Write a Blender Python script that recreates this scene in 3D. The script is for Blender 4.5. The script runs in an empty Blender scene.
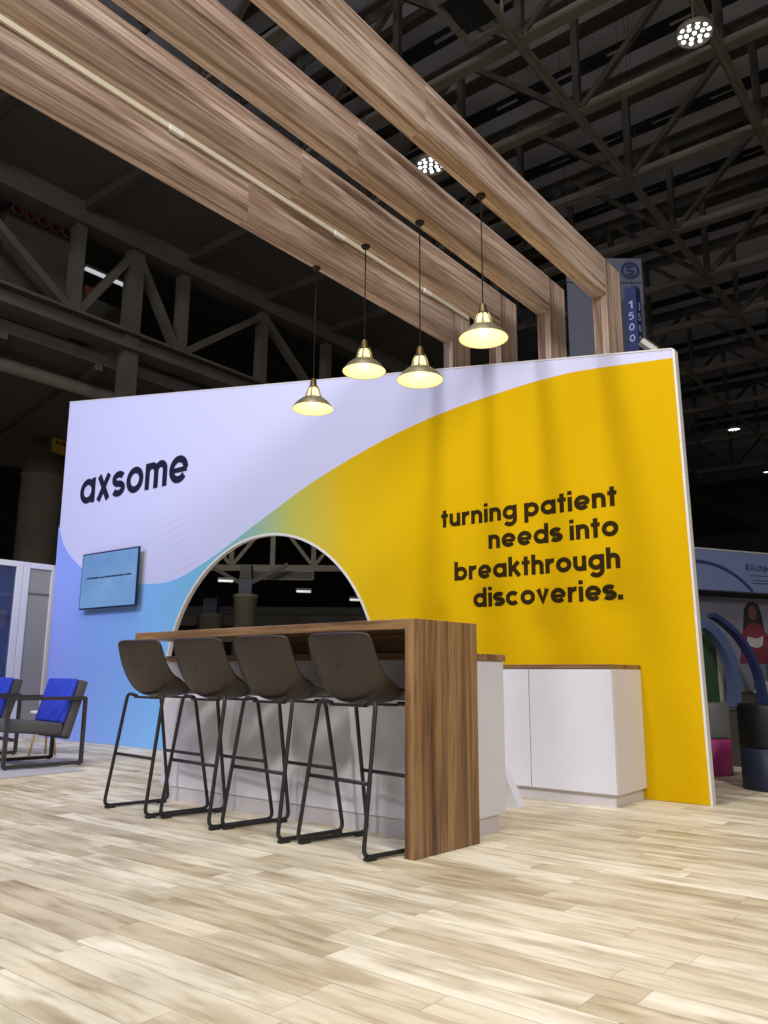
import bpy, bmesh, math, random
from mathutils import Vector, Matrix
from mathutils.geometry import tessellate_polygon
random.seed(7)
SC = bpy.context.scene
COL = SC.collection
PI = math.pi

# ------------------------------------------------------------------ helpers
def srgb(r, g, b):
    f = lambda c: (c/255/12.92) if c/255 <= .04045 else ((c/255+.055)/1.055)**2.4
    return (f(r), f(g), f(b), 1)

class MB:
    """collects shapes into one bmesh"""
    def __init__(s): s.bm = bmesh.new()
    def box(s, x0, y0, z0, x1, y1, z1, M=None):
        v = [s.bm.verts.new((x, y, z)) for x in (x0, x1) for y in (y0, y1) for z in (z0, z1)]
        for f in ((0,1,3,2),(4,6,7,5),(0,4,5,1),(2,3,7,6),(0,2,6,4),(1,5,7,3)):
            s.bm.faces.new([v[i] for i in f])
        if M:
            for q in v: q.co = M @ q.co
        return s
    def prism(s, pts, a, b, plane='XZ', M=None):
        """closed outline extruded from a to b along the plane's normal"""
        def mk(p, t):
            return {'XZ': (p[0], t, p[1]), 'XY': (p[0], p[1], t), 'YZ': (t, p[0], p[1])}[plane]
        A = [s.bm.verts.new(mk(p, a)) for p in pts]; B = [s.bm.verts.new(mk(p, b)) for p in pts]
        n = len(pts)
        for i in range(n):
            s.bm.faces.new((A[i], B[i], B[(i+1) % n], A[(i+1) % n]))
        for tri in tessellate_polygon([[Vector((p[0], p[1], 0)) for p in pts]]):
            for V in (A, B):
                try: s.bm.faces.new([V[i] for i in tri])
                except ValueError: pass
        if M:
            for q in A+B: q.co = M @ q.co
        return s
    def tube(s, pts, r, n=10, sq=False, closed=False, r2=None):
        pts = [Vector(p) for p in pts]; N = len(pts); rings = []
        T = []
        for i in range(N):
            if closed: t = (pts[(i+1) % N]-pts[i-1])
            else: t = pts[min(i+1, N-1)]-pts[max(i-1, 0)]
            T.append(t.normalized())
        up = Vector((0, 0, 1)) if abs(T[0].z) < .9 else Vector((0, 1, 0))
        U = (up-T[0]*up.dot(T[0])).normalized()
        for i in range(N):
            U = (U-T[i]*U.dot(T[i]))
            if U.length < 1e-5: U = T[i].orthogonal()
            U.normalize(); V = T[i].cross(U)
            rr = r if r2 is None else r+(r2-r)*i/(N-1)
            k = 1.0
            if 0 < i < N-1 or closed:
                a = (pts[i]-pts[i-1]).normalized().dot((pts[(i+1) % N]-pts[i]).normalized())
                k = min(1.6, 1/max(.5, math.sqrt((1+a)/2)))
            off = PI/4 if sq else 0
            ring = [s.bm.verts.new(pts[i]+(U*math.cos(off+2*PI*j/n)+V*math.sin(off+2*PI*j/n))*rr*(k if sq else 1)) for j in range(n)]
            rings.append(ring)
        for i in range(N if closed else N-1):
            a, b = rings[i], rings[(i+1) % N]
            for j in range(n): s.bm.faces.new((a[j], a[(j+1) % n], b[(j+1) % n], b[j]))
        if not closed:
            s.bm.faces.new(rings[0][::-1]); s.bm.faces.new(rings[-1])
        return s
    def bar(s, p, q, w, h):
        """rectangular bar from p to q"""
        p, q = Vector(p), Vector(q); t = (q-p).normalized()
        up = Vector((0, 0, 1)) if abs(t.z) < .95 else Vector((1, 0, 0))
        u = t.cross(up).normalized(); v = u.cross(t)
        A = []
        for c in (p, q):
            A.append([s.bm.verts.new(c+u*a*w/2+v*b*h/2) for a, b in ((-1,-1),(1,-1),(1,1),(-1,1))])
        for j in range(4): s.bm.faces.new((A[0][j], A[0][(j+1) % 4], A[1][(j+1) % 4], A[1][j]))
        s.bm.faces.new(A[0][::-1]); s.bm.faces.new(A[1])
        return s
    def lathe(s, prof, c=(0,0,0), n=28, cap=False):
        rings = []
        for r, z in prof:
            if r < 1e-5: rings.append([s.bm.verts.new((c[0], c[1], c[2]+z))])
            else: rings.append([s.bm.verts.new((c[0]+r*math.cos(2*PI*j/n), c[1]+r*math.sin(2*PI*j/n), c[2]+z)) for j in range(n)])
        for a, b in zip(rings, rings[1:]):
            for j in range(n):
                k = (j+1) % n
                if len(a) == 1 and len(b) == 1: continue
                if len(a) == 1: s.bm.faces.new((a[0], b[j], b[k]))
                elif len(b) == 1: s.bm.faces.new((a[j], a[k], b[0]))
                else: s.bm.faces.new((a[j], a[k], b[k], b[j]))
        if cap:
            for q in (rings[0], rings[-1]):
                if len(q) > 1: s.bm.faces.new(q)
        return s
    def ribbon(s, pts, w, y0, y1, closed=False):
        """flat stroke of width w in the XZ plane, thick from y0 to y1"""
        P = [Vector((p[0], p[1])) for p in pts]; N = len(P); L = []; R = []
        for i in range(N):
            if closed: a, b = P[i]-P[i-1], P[(i+1) % N]-P[i]
            else: a = P[i]-P[i-1] if i else P[1]-P[0]; b = P[i+1]-P[i] if i < N-1 else P[-1]-P[-2]
            a, b = a.normalized(), b.normalized(); t = (a+b).normalized()
            k = min(1.5, 1/max(.3, t.dot(a)))
            nrm = Vector((-t.y, t.x))*w/2*k
            L.append(P[i]+nrm); R.append(P[i]-nrm)
        def mk(q, y): return s.bm.verts.new((q.x, y, q.y))
        l0 = [mk(q, y0) for q in L]; r0 = [mk(q, y0) for q in R]; l1 = [mk(q, y1) for q in L]; r1 = [mk(q, y1) for q in R]
        for i in range(N if closed else N-1):
            j = (i+1) % N
            s.bm.faces.new((l0[i], r0[i], r0[j], l0[j])); s.bm.faces.new((l1[i], l1[j], r1[j], r1[i]))
            s.bm.faces.new((l0[i], l0[j], l1[j], l1[i])); s.bm.faces.new((r0[i], r1[i], r1[j], r0[j]))
        if not closed:
            for i in (0, N-1): s.bm.faces.new((l0[i], l1[i], r1[i], r0[i]))
        return s
    def build(s, name, mat, parent=None, smooth=False, bevel=0, loc=None):
        bmesh.ops.recalc_face_normals(s.bm, faces=s.bm.faces)
        me = bpy.data.meshes.new(name); s.bm.to_mesh(me); s.bm.free()
        if isinstance(mat, (list, tuple)):
            for m in mat: me.materials.append(m)
        else: me.materials.append(mat)
        if smooth:
            for p in me.polygons: p.use_smooth = True
        o = bpy.data.objects.new(name, me); COL.objects.link(o)
        if parent: o.parent = parent
        if loc: o.location = loc
        if bevel:
            b = o.modifiers.new('bevel', 'BEVEL'); b.width = bevel; b.segments = 2; b.limit_method = 'ANGLE'; b.angle_limit = math.radians(40)
        return o

def tag(o, label, cat, group=None, kind=None):
    o['label'] = label; o['category'] = cat
    if group: o['group'] = group
    if kind: o['kind'] = kind
    return o
def struct(o): o['kind'] = 'structure'; return o
def thing(name, label, cat, loc=(0,0,0), rz=0, group=None):
    o = bpy.data.objects.new(name, None); COL.objects.link(o); o.empty_display_size = .1
    o.location = loc; o.rotation_euler = (0, 0, rz)
    return tag(o, label, cat, group)
def dup(root, loc, rz, label, group=None):
    r = root.copy(); COL.objects.link(r); r.location = loc; r.rotation_euler = (0, 0, rz); r['label'] = label
    if group: r['group'] = group
    for ch in list(root.children):
        c = ch.copy(); COL.objects.link(c); c.parent = r
        for g in list(ch.children):
            d = g.copy(); COL.objects.link(d); d.parent = c
    return r

def arc(cx, cy, r, a0, a1, n=20, ry=None):
    ry = ry or r
    return [(cx+r*math.cos(math.radians(a0+(a1-a0)*i/n)), cy+ry*math.sin(math.radians(a0+(a1-a0)*i/n))) for i in range(n+1)]
def fillet(pts, r, n=6):
    """round the corners of a 3D polyline"""
    P = [Vector(p) for p in pts]; out = [P[0]]
    for i in range(1, len(P)-1):
        a, b = (P[i-1]-P[i]), (P[i+1]-P[i]); d = min(r, a.length*.45, b.length*.45)
        A, B = P[i]+a.normalized()*d, P[i]+b.normalized()*d
        for k in range(n+1):
            t = k/n; out.append(A*(1-t)**2+P[i]*2*t*(1-t)+B*t*t)
    return out+[P[-1]]

# ------------------------------------------------------------------ materials
def mat(name, col, rough=.5, metal=0, spec=.5, bump=0, bscale=200, vary=0, vscale=5, emit=None, estr=0, trans=0, alpha=1):
    m = bpy.data.materials.new(name); m.use_nodes = True; nt = m.node_tree; b = nt.nodes['Principled BSDF']
    b.inputs['Base Color'].default_value = col; b.inputs['Roughness'].default_value = rough
    b.inputs['Metallic'].default_value = metal; b.inputs['Specular IOR Level'].default_value = spec
    if trans: b.inputs['Transmission Weight'].default_value = trans
    if emit: b.inputs['Emission Color'].default_value = emit; b.inputs['Emission Strength'].default_value = estr
    tc = nt.nodes.new('ShaderNodeTexCoord')
    if vary:
        n = nt.nodes.new('ShaderNodeTexNoise'); n.inputs['Scale'].default_value = vscale; n.inputs['Detail'].default_value = 4
        nt.links.new(tc.outputs['Object'], n.inputs['Vector'])
        r = nt.nodes.new('ShaderNodeValToRGB'); e = r.color_ramp.elements
        e[0].position = .3; e[1].position = .7
        e[0].color = tuple(c*(1-vary) for c in col[:3])+(1,); e[1].color = tuple(min(1, c*(1+vary)) for c in col[:3])+(1,)
        nt.links.new(n.outputs['Fac'], r.inputs['Fac']); nt.links.new(r.outputs['Color'], b.inputs['Base Color'])
    if bump:
        n = nt.nodes.new('ShaderNodeTexNoise'); n.inputs['Scale'].default_value = bscale; n.inputs['Detail'].default_value = 3
        nt.links.new(tc.outputs['Object'], n.inputs['Vector'])
        k = nt.nodes.new('ShaderNodeBump'); k.inputs['Strength'].default_value = bump; k.inputs['Distance'].default_value = .002
        nt.links.new(n.outputs['Fac'], k.inputs['Height']); nt.links.new(k.outputs['Normal'], b.inputs['Normal'])
    return m

class NT:
    def __init__(s, name):
        s.m = bpy.data.materials.new(name); s.m.use_nodes = True; s.nt = s.m.node_tree; s.b = s.nt.nodes['Principled BSDF']
    def n(s, t, **kw):
        n = s.nt.nodes.new('ShaderNode'+t)
        for k, v in kw.items(): setattr(n, k, v)
        return n
    def l(s, a, b): s.nt.links.new(a, b)
    def math(s, op, a, b=None):
        n = s.n('Math', operation=op)
        for i, v in enumerate((a, b)):
            if v is None: continue
            if isinstance(v, (int, float)): n.inputs[i].default_value = v
            else: s.l(v, n.inputs[i])
        return n.outputs[0]
    def ramp(s, fac, stops):
        r = s.n('ValToRGB'); e = r.color_ramp.elements
        while len(e) < len(stops): e.new(.5)
        for q, (p, c) in zip(e, stops): q.position = p; q.color = c
        s.l(fac, r.inputs['Fac']); return r.outputs['Color']
    def mix(s, fac, a, b, mode='MIX'):
        n = s.n('Mix', data_type='RGBA', blend_type=mode)
        if isinstance(fac, (int, float)): n.inputs[0].default_value = fac
        else: s.l(fac, n.inputs[0])
        for i, v in ((6, a), (7, b)):
            if isinstance(v, tuple): n.inputs[i].default_value = v
            else: s.l(v, n.inputs[i])
        return n.outputs[2]

def wood(name, dark, mid, light, axis=1, fine=26, rough=.5, seg=0, streak=.5):
    """long grained veneer: grain runs along the given local axis"""
    T = NT(name); tc = T.n('TexCoord'); sx = T.n('SeparateXYZ'); T.l(tc.outputs['Object'], sx.inputs[0])
    comp = [sx.outputs[i] for i in range(3)]
    w = T.math('FLOOR', T.math('DIVIDE', comp[axis], seg)) if seg else 0.0
    cb = T.n('CombineXYZ')
    for i in range(3):
        T.l(T.math('MULTIPLY', comp[i], .55 if i == axis else fine*.5), cb.inputs[i])
    n1 = T.n('TexNoise', noise_dimensions='4D'); n1.inputs['Scale'].default_value = 1; n1.inputs['Detail'].default_value = 5; n1.inputs['Distortion'].default_value = .6
    n1.inputs['Roughness'].default_value = .62
    T.l(cb.outputs[0], n1.inputs['Vector'])
    if seg: T.l(T.math('MULTIPLY', w, 3.7), n1.inputs['W'])
    cb2 = T.n('CombineXYZ')
    for i in range(3):
        T.l(T.math('MULTIPLY', comp[i], 1.6 if i == axis else fine*3.2), cb2.inputs[i])
    n2 = T.n('TexNoise'); n2.inputs['Scale'].default_value = 1; n2.inputs['Detail'].default_value = 4
    T.l(cb2.outputs[0], n2.inputs['Vector'])
    c1 = T.ramp(n1.outputs['Fac'], [(.32, dark), (.45, mid), (.56, light), (.63, mid), (.72, dark)])
    c2 = T.ramp(n2.outputs['Fac'], [(.35, (.55,.5,.46,1)), (.6, (1,1,1,1))])
    T.l(T.mix(streak, c1, c2, 'MULTIPLY'), T.b.inputs['Base Color'])
    T.b.inputs['Roughness'].default_value = rough
    return T.m

M = {}
bd, bmid, bl = srgb(84, 62, 50), srgb(158, 132, 114), srgb(206, 186, 170)
M['beam'] = wood('beam_walnut_y', bd, bmid, bl, 1, 26, .55, 2.45, .8)
M['beam_post'] = wood('beam_walnut_z', bd, bmid, bl, 2, 30, .55, 0, .8)
wd, wm, wl = srgb(74, 50, 32), srgb(128, 94, 60), srgb(166, 130, 88)
M['bar_x'] = wood('bar_walnut_x', wd, wm, wl, 0, 24, .42)
M['bar_z'] = wood('bar_walnut_z', wd, wm, wl, 2, 32, .42)
M['white'] = mat('white_laminate', srgb(218, 218, 226), .35, vary=.015, vscale=3)
M['plinth'] = mat('plinth_grey', srgb(205, 200, 202), .4, vary=.03)
M['fabric'] = mat('white_printed_fabric', srgb(204, 207, 238), .8, bump=.15, bscale=60)
M['trim'] = mat('white_metal_trim', srgb(222, 220, 214), .4, vary=.03)
M['ink'] = mat('dark_ink', srgb(50, 37, 10), .9, spec=.1, vary=.1, vscale=20)
M['ink_navy'] = mat('navy_ink', srgb(34, 32, 56), .9, spec=.1, vary=.1, vscale=20)
M['steel_black'] = mat('black_powder_steel', srgb(44, 42, 44), .45, .3, vary=.1, vscale=30)
M['rubber'] = mat('black_rubber', srgb(30, 29, 30), .7, vary=.1, vscale=60)
M['leather'] = mat('brown_leather', srgb(50, 40, 32), .42, bump=.12, bscale=220, vary=.1, vscale=14)
M['brass'] = mat('aged_brass', srgb(168, 160, 132), .38, .75, vary=.12, vscale=40)
M['brass_dark'] = mat('dark_brass', srgb(110, 92, 60), .4, .8, vary=.12, vscale=40)
M['enamel'] = mat('cream_enamel', srgb(246, 238, 190), .35, vary=.02)
M['glow'] = mat('bulb_glow', (1, .85, .5, 1), .5, emit=(1, .82, .42, 1), estr=6, vary=.02)
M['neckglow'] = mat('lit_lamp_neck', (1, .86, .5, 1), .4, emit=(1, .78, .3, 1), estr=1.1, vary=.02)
M['cord'] = mat('black_cord', srgb(25, 22, 20), .7, vary=.1)
M['led'] = mat('led_track', srgb(205, 196, 176), .45, vary=.02)
M['hall_dark'] = mat('hall_dark_steel', srgb(62, 58, 52), .7, vary=.2, vscale=1.5)
M['hall_steel'] = mat('hall_truss_steel', srgb(98, 91, 79), .65, vary=.15, vscale=2)
M['deck'] = mat('roof_deck', srgb(186, 186, 198), .85, vary=.15, vscale=.6)
M['black'] = mat('flat_black', srgb(14, 14, 15), .85, vary=.2)
M['hall_wall'] = mat('hall_wall_dark', srgb(74, 68, 64), .9, vary=.25, vscale=.4)
M['soffit'] = mat('soffit_panel', srgb(66, 62, 58), .85, vary=.12, vscale=1.2)
M['mezz'] = mat('mezzanine_steel', srgb(72, 67, 58), .75, vary=.18, vscale=1.2)
M['column'] = mat('column_brown', srgb(92, 84, 72), .8, vary=.1, vscale=1)
M['grey_fabric'] = mat('charcoal_upholstery', srgb(78, 78, 82), .85, bump=.3, bscale=300, vary=.08, vscale=30)
M['blue_fabric'] = mat('royal_blue_upholstery', srgb(38, 62, 190), .8, bump=.3, bscale=300, vary=.12, vscale=12)
M['frame_grey'] = mat('gunmetal_frame', srgb(66, 64, 66), .45, .4, vary=.08)
M['rug'] = mat('grey_rug', srgb(170, 170, 174), .95, bump=.6, bscale=400, vary=.08, vscale=40)
M['oak'] = mat('oak_leg', srgb(196, 160, 112), .5, vary=.1, vscale=20)
M['tabletop'] = mat('white_table_top', srgb(222, 220, 216), .4, vary=.03)
M['frost'] = mat('frosted_pane', srgb(150, 146, 138), .5, vary=.05, vscale=2)
M['stile'] = mat('white_stile', srgb(214, 214, 222), .4, vary=.02)
M['tvblack'] = mat('tv_bezel', srgb(18, 22, 50), .35, vary=.05)
M['pink'] = mat('magenta_vinyl', srgb(188, 62, 130), .5, vary=.06)
M['ottgrey'] = mat('grey_vinyl', srgb(96, 94, 94), .55, vary=.06)
M['ottblack'] = mat('black_vinyl', srgb(16, 16, 18), .55, vary=.1)
M['navy'] = mat('navy_vinyl', srgb(36, 42, 62), .55, vary=.08)
M['yellow_sign'] = mat('yellow_sign', srgb(170, 140, 20), .6, vary=.05)
M['lamp_white'] = mat('fluorescent_tube', (1, 1, 1, 1), .5, emit=(.9, .93, 1, 1), estr=.55, vary=.01)
M['led_white'] = mat('high_bay_emitter', (1, 1, 1, 1), .5, emit=(.93, .98, 1, 1), estr=2.5, vary=.01)

# glass
g = bpy.data.materials.new('clear_pane'); g.use_nodes = True
gb = g.node_tree.nodes['Principled BSDF']; gb.inputs['Base Color'].default_value = srgb(150, 160, 220); gb.inputs['Roughness'].default_value = .03
gb.inputs['Transmission Weight'].default_value = .9
M['glass'] = g

# screen of the television
T = NT('lit_screen'); tc = T.n('TexCoord'); nz = T.n('TexNoise'); nz.inputs['Scale'].default_value = 1.6; T.l(tc.outputs['Object'], nz.inputs['Vector'])
cc = T.ramp(nz.outputs['Fac'], [(.35, srgb(104, 148, 206)), (.65, srgb(124, 168, 218))])
T.b.inputs['Base Color'].default_value = (.02, .03, .06, 1); T.b.inputs['Roughness'].default_value = .25
T.l(cc, T.b.inputs['Emission Color']); T.b.inputs['Emission Strength'].default_value = .85
M['screen'] = T.m

# colour field printed on the wall: periwinkle, sky blue, teal green, yellow, from left to right
T = NT('printed_gradient'); tc = T.n('TexCoord'); sx = T.n('SeparateXYZ'); T.l(tc.outputs['Object'], sx.inputs[0])
u = T.math('DIVIDE', T.math('ADD', T.math('ADD', sx.outputs[0], 10), T.math('MULTIPLY', sx.outputs[2], .12)), 8.3)
col = T.ramp(u, [(0, srgb(150, 162, 240)), (.15, srgb(138, 174, 242)), (.30, srgb(130, 188, 240)), (.42, srgb(118, 184, 206)), (.50, srgb(140, 184, 168)), (.565, srgb(186, 190, 92)), (.655, srgb(216, 182, 22)), (.75, srgb(216, 176, 0)), (1, srgb(212, 171, 0))])
T.l(col, T.b.inputs['Base Color']); T.b.inputs['Roughness'].default_value = .85; T.b.inputs['Specular IOR Level'].default_value = .1
nz = T.n('TexNoise'); nz.inputs['Scale'].default_value = 60; T.l(tc.outputs['Object'], nz.inputs['Vector'])
bp = T.n('Bump'); bp.inputs['Strength'].default_value = .15; bp.inputs['Distance'].default_value = .002; T.l(nz.outputs['Fac'], bp.inputs['Height']); T.l(bp.outputs['Normal'], T.b.inputs['Normal'])
M['gradient'] = T.m

# plank floor: rows along X, random lengths, limed oak
T = NT('limed_oak_planks'); tc = T.n('TexCoord'); sx = T.n('SeparateXYZ'); T.l(tc.outputs['Object'], sx.inputs[0])
X, Y = sx.outputs[0], sx.outputs[1]
PW, PL = .125, .85
row = T.math('FLOOR', T.math('DIVIDE', Y, PW))
wn = T.n('TexWhiteNoise', noise_dimensions='1D'); T.l(row, wn.inputs['W'])
xs = T.math('ADD', T.math('DIVIDE', X, PL), T.math('MULTIPLY', wn.outputs['Value'], 7.3))
colm = T.math('FLOOR', xs)
wn2 = T.n('TexWhiteNoise', noise_dimensions='2D'); cv = T.n('CombineXYZ'); T.l(row, cv.inputs[0]); T.l(colm, cv.inputs[1]); T.l(cv.outputs[0], wn2.inputs['Vector'])
rnd = wn2.outputs['Value']
gv = T.n('CombineXYZ'); T.l(T.math('MULTIPLY', X, 3.2), gv.inputs[0]); T.l(T.math('MULTIPLY', Y, 26), gv.inputs[1]); T.l(T.math('MULTIPLY', rnd, 90), gv.inputs[2])
g1 = T.n('TexNoise'); g1.inputs['Scale'].default_value = 1; g1.inputs['Detail'].default_value = 5; g1.inputs['Distortion'].default_value = .5; T.l(gv.outputs[0], g1.inputs['Vector'])
gv2 = T.n('CombineXYZ'); T.l(T.math('MULTIPLY', X, 2.6), gv2.inputs[0]); T.l(T.math('MULTIPLY', Y, 9), gv2.inputs[1]); T.l(T.math('MULTIPLY', rnd, 50), gv2.inputs[2])
g2 = T.n('TexNoise'); g2.inputs['Scale'].default_value = 1; g2.inputs['Detail'].default_value = 3; T.l(gv2.outputs[0], g2.inputs['Vector'])
base = T.ramp(rnd, [(0, srgb(204, 190, 162)), (.3, srgb(219, 207, 181)), (.65, srgb(230, 220, 196)), (1, srgb(243, 236, 217))])
gr = T.ramp(g1.outputs['Fac'], [(.30, (.60,.54,.45,1)), (.45, (.9,.88,.84,1)), (.60, (1,1,1,1))])
cl = T.ramp(g2.outputs['Fac'], [(.33, (.64,.59,.50,1)), (.52, (1,1,1,1))])
c = T.mix(.8, base, gr, 'MULTIPLY'); c = T.mix(.85, c, cl, 'MULTIPLY')
fy = T.math('ABSOLUTE', T.math('SUBTRACT', T.math('FRACT', T.math('DIVIDE', Y, PW)), .5))
fx = T.math('ABSOLUTE', T.math('SUBTRACT', T.math('FRACT', xs), .5))
seam = T.math('MAXIMUM', T.math('GREATER_THAN', fy, .484), T.math('GREATER_THAN', fx, .4983))
c = T.mix(T.math('MULTIPLY', seam, .42), c, srgb(110, 92, 66))
T.l(c, T.b.inputs['Base Color']); T.b.inputs['Roughness'].default_value = .5; T.b.inputs['Specular IOR Level'].default_value = .35
M['floor'] = T.m

# ------------------------------------------------------------------ stroke lettering (rounded geometric sans)
def glyph(ch, t):
    """strokes of a letter, x-height 1; returns (list of (points, closed, widthfactor)), advance"""
    h = t/2; r = (1-t)/2; S = []
    def st(*p, w=1): S.append((list(p), False, w))
    def ci(cx, cy, rr): S.append((arc(cx, cy, rr, 0, 360, 32)[:-1], True, 1))
    if ch == 'o': ci(.5, .5, r); return S, 1.0
    if ch == 'a': ci(.5, .5, r); st((1-h, 0), (1-h, 1)); return S, 1.0
    if ch == 'd': ci(.5, .5, r); st((1-h, 0), (1-h, 1.38)); return S, 1.0
    if ch == 'b': ci(.5, .5, r); st((h, 0), (h, 1.38)); return S, 1.0
    if ch == 'p': ci(.5, .5, r); st((h, -.4), (h, 1)); return S, 1.0
    if ch == 'g':
        ci(.5, .5, r); st(*([(1-h, 1), (1-h, .1)]+arc(.5, -.02, r, 0, -150, 16, r*.95))); return S, 1.0
    if ch == 'c': st(*arc(.5, .5, r, 42, 318, 26)); return S, .93
    if ch == 'e': st(*arc(.5, .5, r, 0, 322, 30)); st((h, .47), (1-h*.5, .47), w=.72); return S, 1.0
    if ch in 'nh':
        st((h, 0), (h, 1 if ch == 'n' else 1.38)); R = (.84-t)/2
        st(*(arc(.42, 1-h-R, R, 180, 0, 16)+[(.84-h, 0)])); return S, .84
    if ch == 'm':
        st((h, 0), (h, 1)); R = (.74-t)/2
        for k in (0, 1): st(*(arc(.37+k*(.74-t), 1-h-R, R, 180, 0, 14)+[(.74-h+k*(.74-t), 0)]))
        return S, 1.48-t
    if ch == 'u':
        R = (.84-t)/2; st(*([(h, 1)]+arc(.42, h+R, R, 180, 360, 16))); st((.84-h, 0), (.84-h, 1)); return S, .84
    if ch == 'r': st((h, 0), (h, 1)); R = .36; st(*arc(h+R, 1-h-R, R, 180, 78, 12)); return S, .6
    if ch == 't': st((.27, 0), (.27, 1.3)); st((0, .88), (.54, .88), w=.85); return S, .54
    if ch == 'i': st((h, 0), (h, 1)); st((h, 1.14), (h, 1.4)); return S, t
    if ch == 'l': st((h, 0), (h, 1.38)); return S, t
    if ch == 'k': st((h, 0), (h, 1.38)); st((.2, .42), (.72, 1)); st((.36, .56), (.78, 0)); return S, .86
    if ch == 'v': st((.12, 1), (.41, .17), (.70, 1), w=1.08); return S, .82
    if ch == 'x': st((.13, 1), (.75, 0)); st((.75, 1), (.13, 0)); return S, .88
    if ch == 's':
        q = (1-t)/4; w = .28
        st(*(arc(.38, .5+q, w, 28, 270, 14, q)+arc(.38, .5-q, w*1.05, 90, -152, 14, q)[1:])); return S, .76
    if ch == '.': st((h*1.1, 0), (h*1.1, t*1.1), w=1.1); return S, t*1.2
    if ch == '#': st((.3, 0), (.4, 1.3)); st((.62, 0), (.72, 1.3)); st((.05, .42), (.9, .42)); st((.1, .88), (.95, .88)); return S, 1.0
    if ch == 'A': st((.1, 0), (.55, 1.3), (1.0, 0)); st((.3, .42), (.8, .42)); return S, 1.1
    if ch == '1': st((.15, 1.1), (.42, 1.34), (.42, 0)); return S, .6
    if ch == '5': st((.8, 1.3), (.25, 1.3), (.2, .8), (.5, .88), (.78, .68), (.78, .3), (.5, .1), (.15, .18)); return S, .95
    if ch == '0': S.append((arc(.47, .68, .33, 0, 360, 26, .56)[:-1], True, 1)); return S, .94
    if ch == '/': st((0, 0), (.5, 1.35)); return S, .5
    return S, .38
def lettering(text, x0, x1, z, xh, y, t, gap, mat_, parent, name, th=.004, M=None):
    pos = 0; out = []
    for i, ch in enumerate(text):
        S, adv = glyph(ch, t)
        out.append((pos, S)); pos += adv+(gap if ch != ' ' else 0)
    pos -= gap; sx = (x1-x0)/pos; m = MB(); k = 0
    for p, S in out:
        for pts, closed, w in S:
            k += 1
            m.ribbon([(x0+(p+a)*sx, z+b*xh) for a, b in pts], t*w*(sx+xh)/2, y-th-k*.00004, y, closed)
    if M:
        for v in m.bm.verts: v.co = M @ v.co
    return m.build(name, mat_, parent)

# ------------------------------------------------------------------ hall shell
struct(MB().box(-45, -12, -.2, 30, 62, 0).build('floor', M['floor']))
struct(MB().box(-45, -12, 15.35, 30, 62, 15.5).build('ceiling', M['deck']))
struct(MB().box(-45, 62, 0, 30, 62.4, 16).build('wall_far', M['hall_wall']))
struct(MB().box(-45.4, -12, 0, -45, 62, 16).build('wall_left', M['hall_wall']))
struct(MB().box(-44.9, -12, 11.3, -14.3, 61.9, 11.5).build('ceiling_mezzanine', M['soffit']))

# roof trusses, each along X
NODE = [-11.43, -8.64, -5.85, -3.06, -.27, 2.52, 5.31]
ORD = ['first', 'second', 'third', 'fourth', 'fifth', 'sixth', 'seventh', 'eighth', 'ninth', 'tenth', 'eleventh']
TY = [8.4, 11.2, 13.6, 16.35, 19.25, 22.1, 25.2, 29.5, 34, 39, 45]
for i, y in enumerate(TY):
    t = thing('roof_truss', ORD[i]+' dark steel roof truss from the front, spanning under the hall roof', 'truss', (0, y, 12), 0, 'roof trusses over the hall')
    b = MB().box(-13.5, -.11, -.02, 9, .11, .03).box(-13.5, -.02, .03, 9, .02, .20); b.build('bottom_chord', M['hall_steel'], t)
    MB().box(-13.5, -.14, 2.66, 9, .14, 2.72).box(-13.5, -.02, 2.40, 9, .02, 2.66).build('top_chord', M['hall_dark'], t)
    for k, x in enumerate(NODE):
        MB().box(x-.07, -.07, .04, x+.07, .07, 2.66).build('web_post', M['hall_dark'], t)
        if k % 2 == 0:
            for s in (-1, 1):
                MB().bar((x+s*.1, 0, .1), (x+s*2.69, 0, 2.6), .13, .12).build('web_diagonal', M['hall_dark'], t)
    t2 = thing('cable_tray', 'black slotted cable tray running above the '+ORD[i]+' roof truss', 'cable tray', (0, y-.75, 14.75), 0, 'cable trays under the roof')
    for s in (-.14, .14): MB().box(-13, s-.03, 0, 8, s+.03, .12).build('rail', M['black'], t2)
    for k in range(14): MB().box(-12.6+k*1.45, -.11, .02, -11.75+k*1.45, .11, .06).build('tray_panel', M['black'], t2)
for j, (x, lab) in enumerate(((-8.64, 'long steel tie beam crossing the roof trusses, leftmost of three'), (-5.85, 'long steel tie beam crossing the roof trusses, middle of three'), (-3.06, 'long steel tie beam crossing the roof trusses, rightmost of three'))):
    t = tag(MB().box(x-.09, 7.2, 11.92, x+.09, 46, 11.975).box(x-.02, 7.2, 11.84, x+.02, 46, 11.92).build('tie_beam', M['hall_steel']), lab, 'beam', 'tie beams under the trusses')
for j, y in enumerate((9.9, 12.4, 15, 17.8, 20.7, 23.7)):
    tag(MB().box(-13.8, y-.1, 15.12, 9, y+.1, 15.34).build('roof_purlin', M['hall_dark']), ORD[j]+' slim purlin from the front, under the grey roof deck', 'purlin', 'roof purlins')
# catwalk hanging at the top of the picture
t = thing('catwalk', 'hanging catwalk frame of steel rails and black panels near the top edge', 'catwalk', (-5.85, 8.9, 11.3))
for x in (-.36, .36): MB().box(x-.04, -3.4, 0, x+.04, 1.2, .1).build('rail', M['hall_steel'], t)
for k in range(5): MB().box(-.32, -3.1+k*1.05, .02, .32, -3.0+k*1.05, .08).build('cross_bar', M['hall_steel'], t)
for k in range(4): MB().box(-.3, -2.95+k*1.05, .09, .3, -2.15+k*1.05, .14).build('deck_panel', M['black'], t)
for x in (-.36, .36): MB().box(x-.02, 1.0, .1, x+.02, 1.04, 1.2).build('hanger', M['hall_steel'], t)

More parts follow.
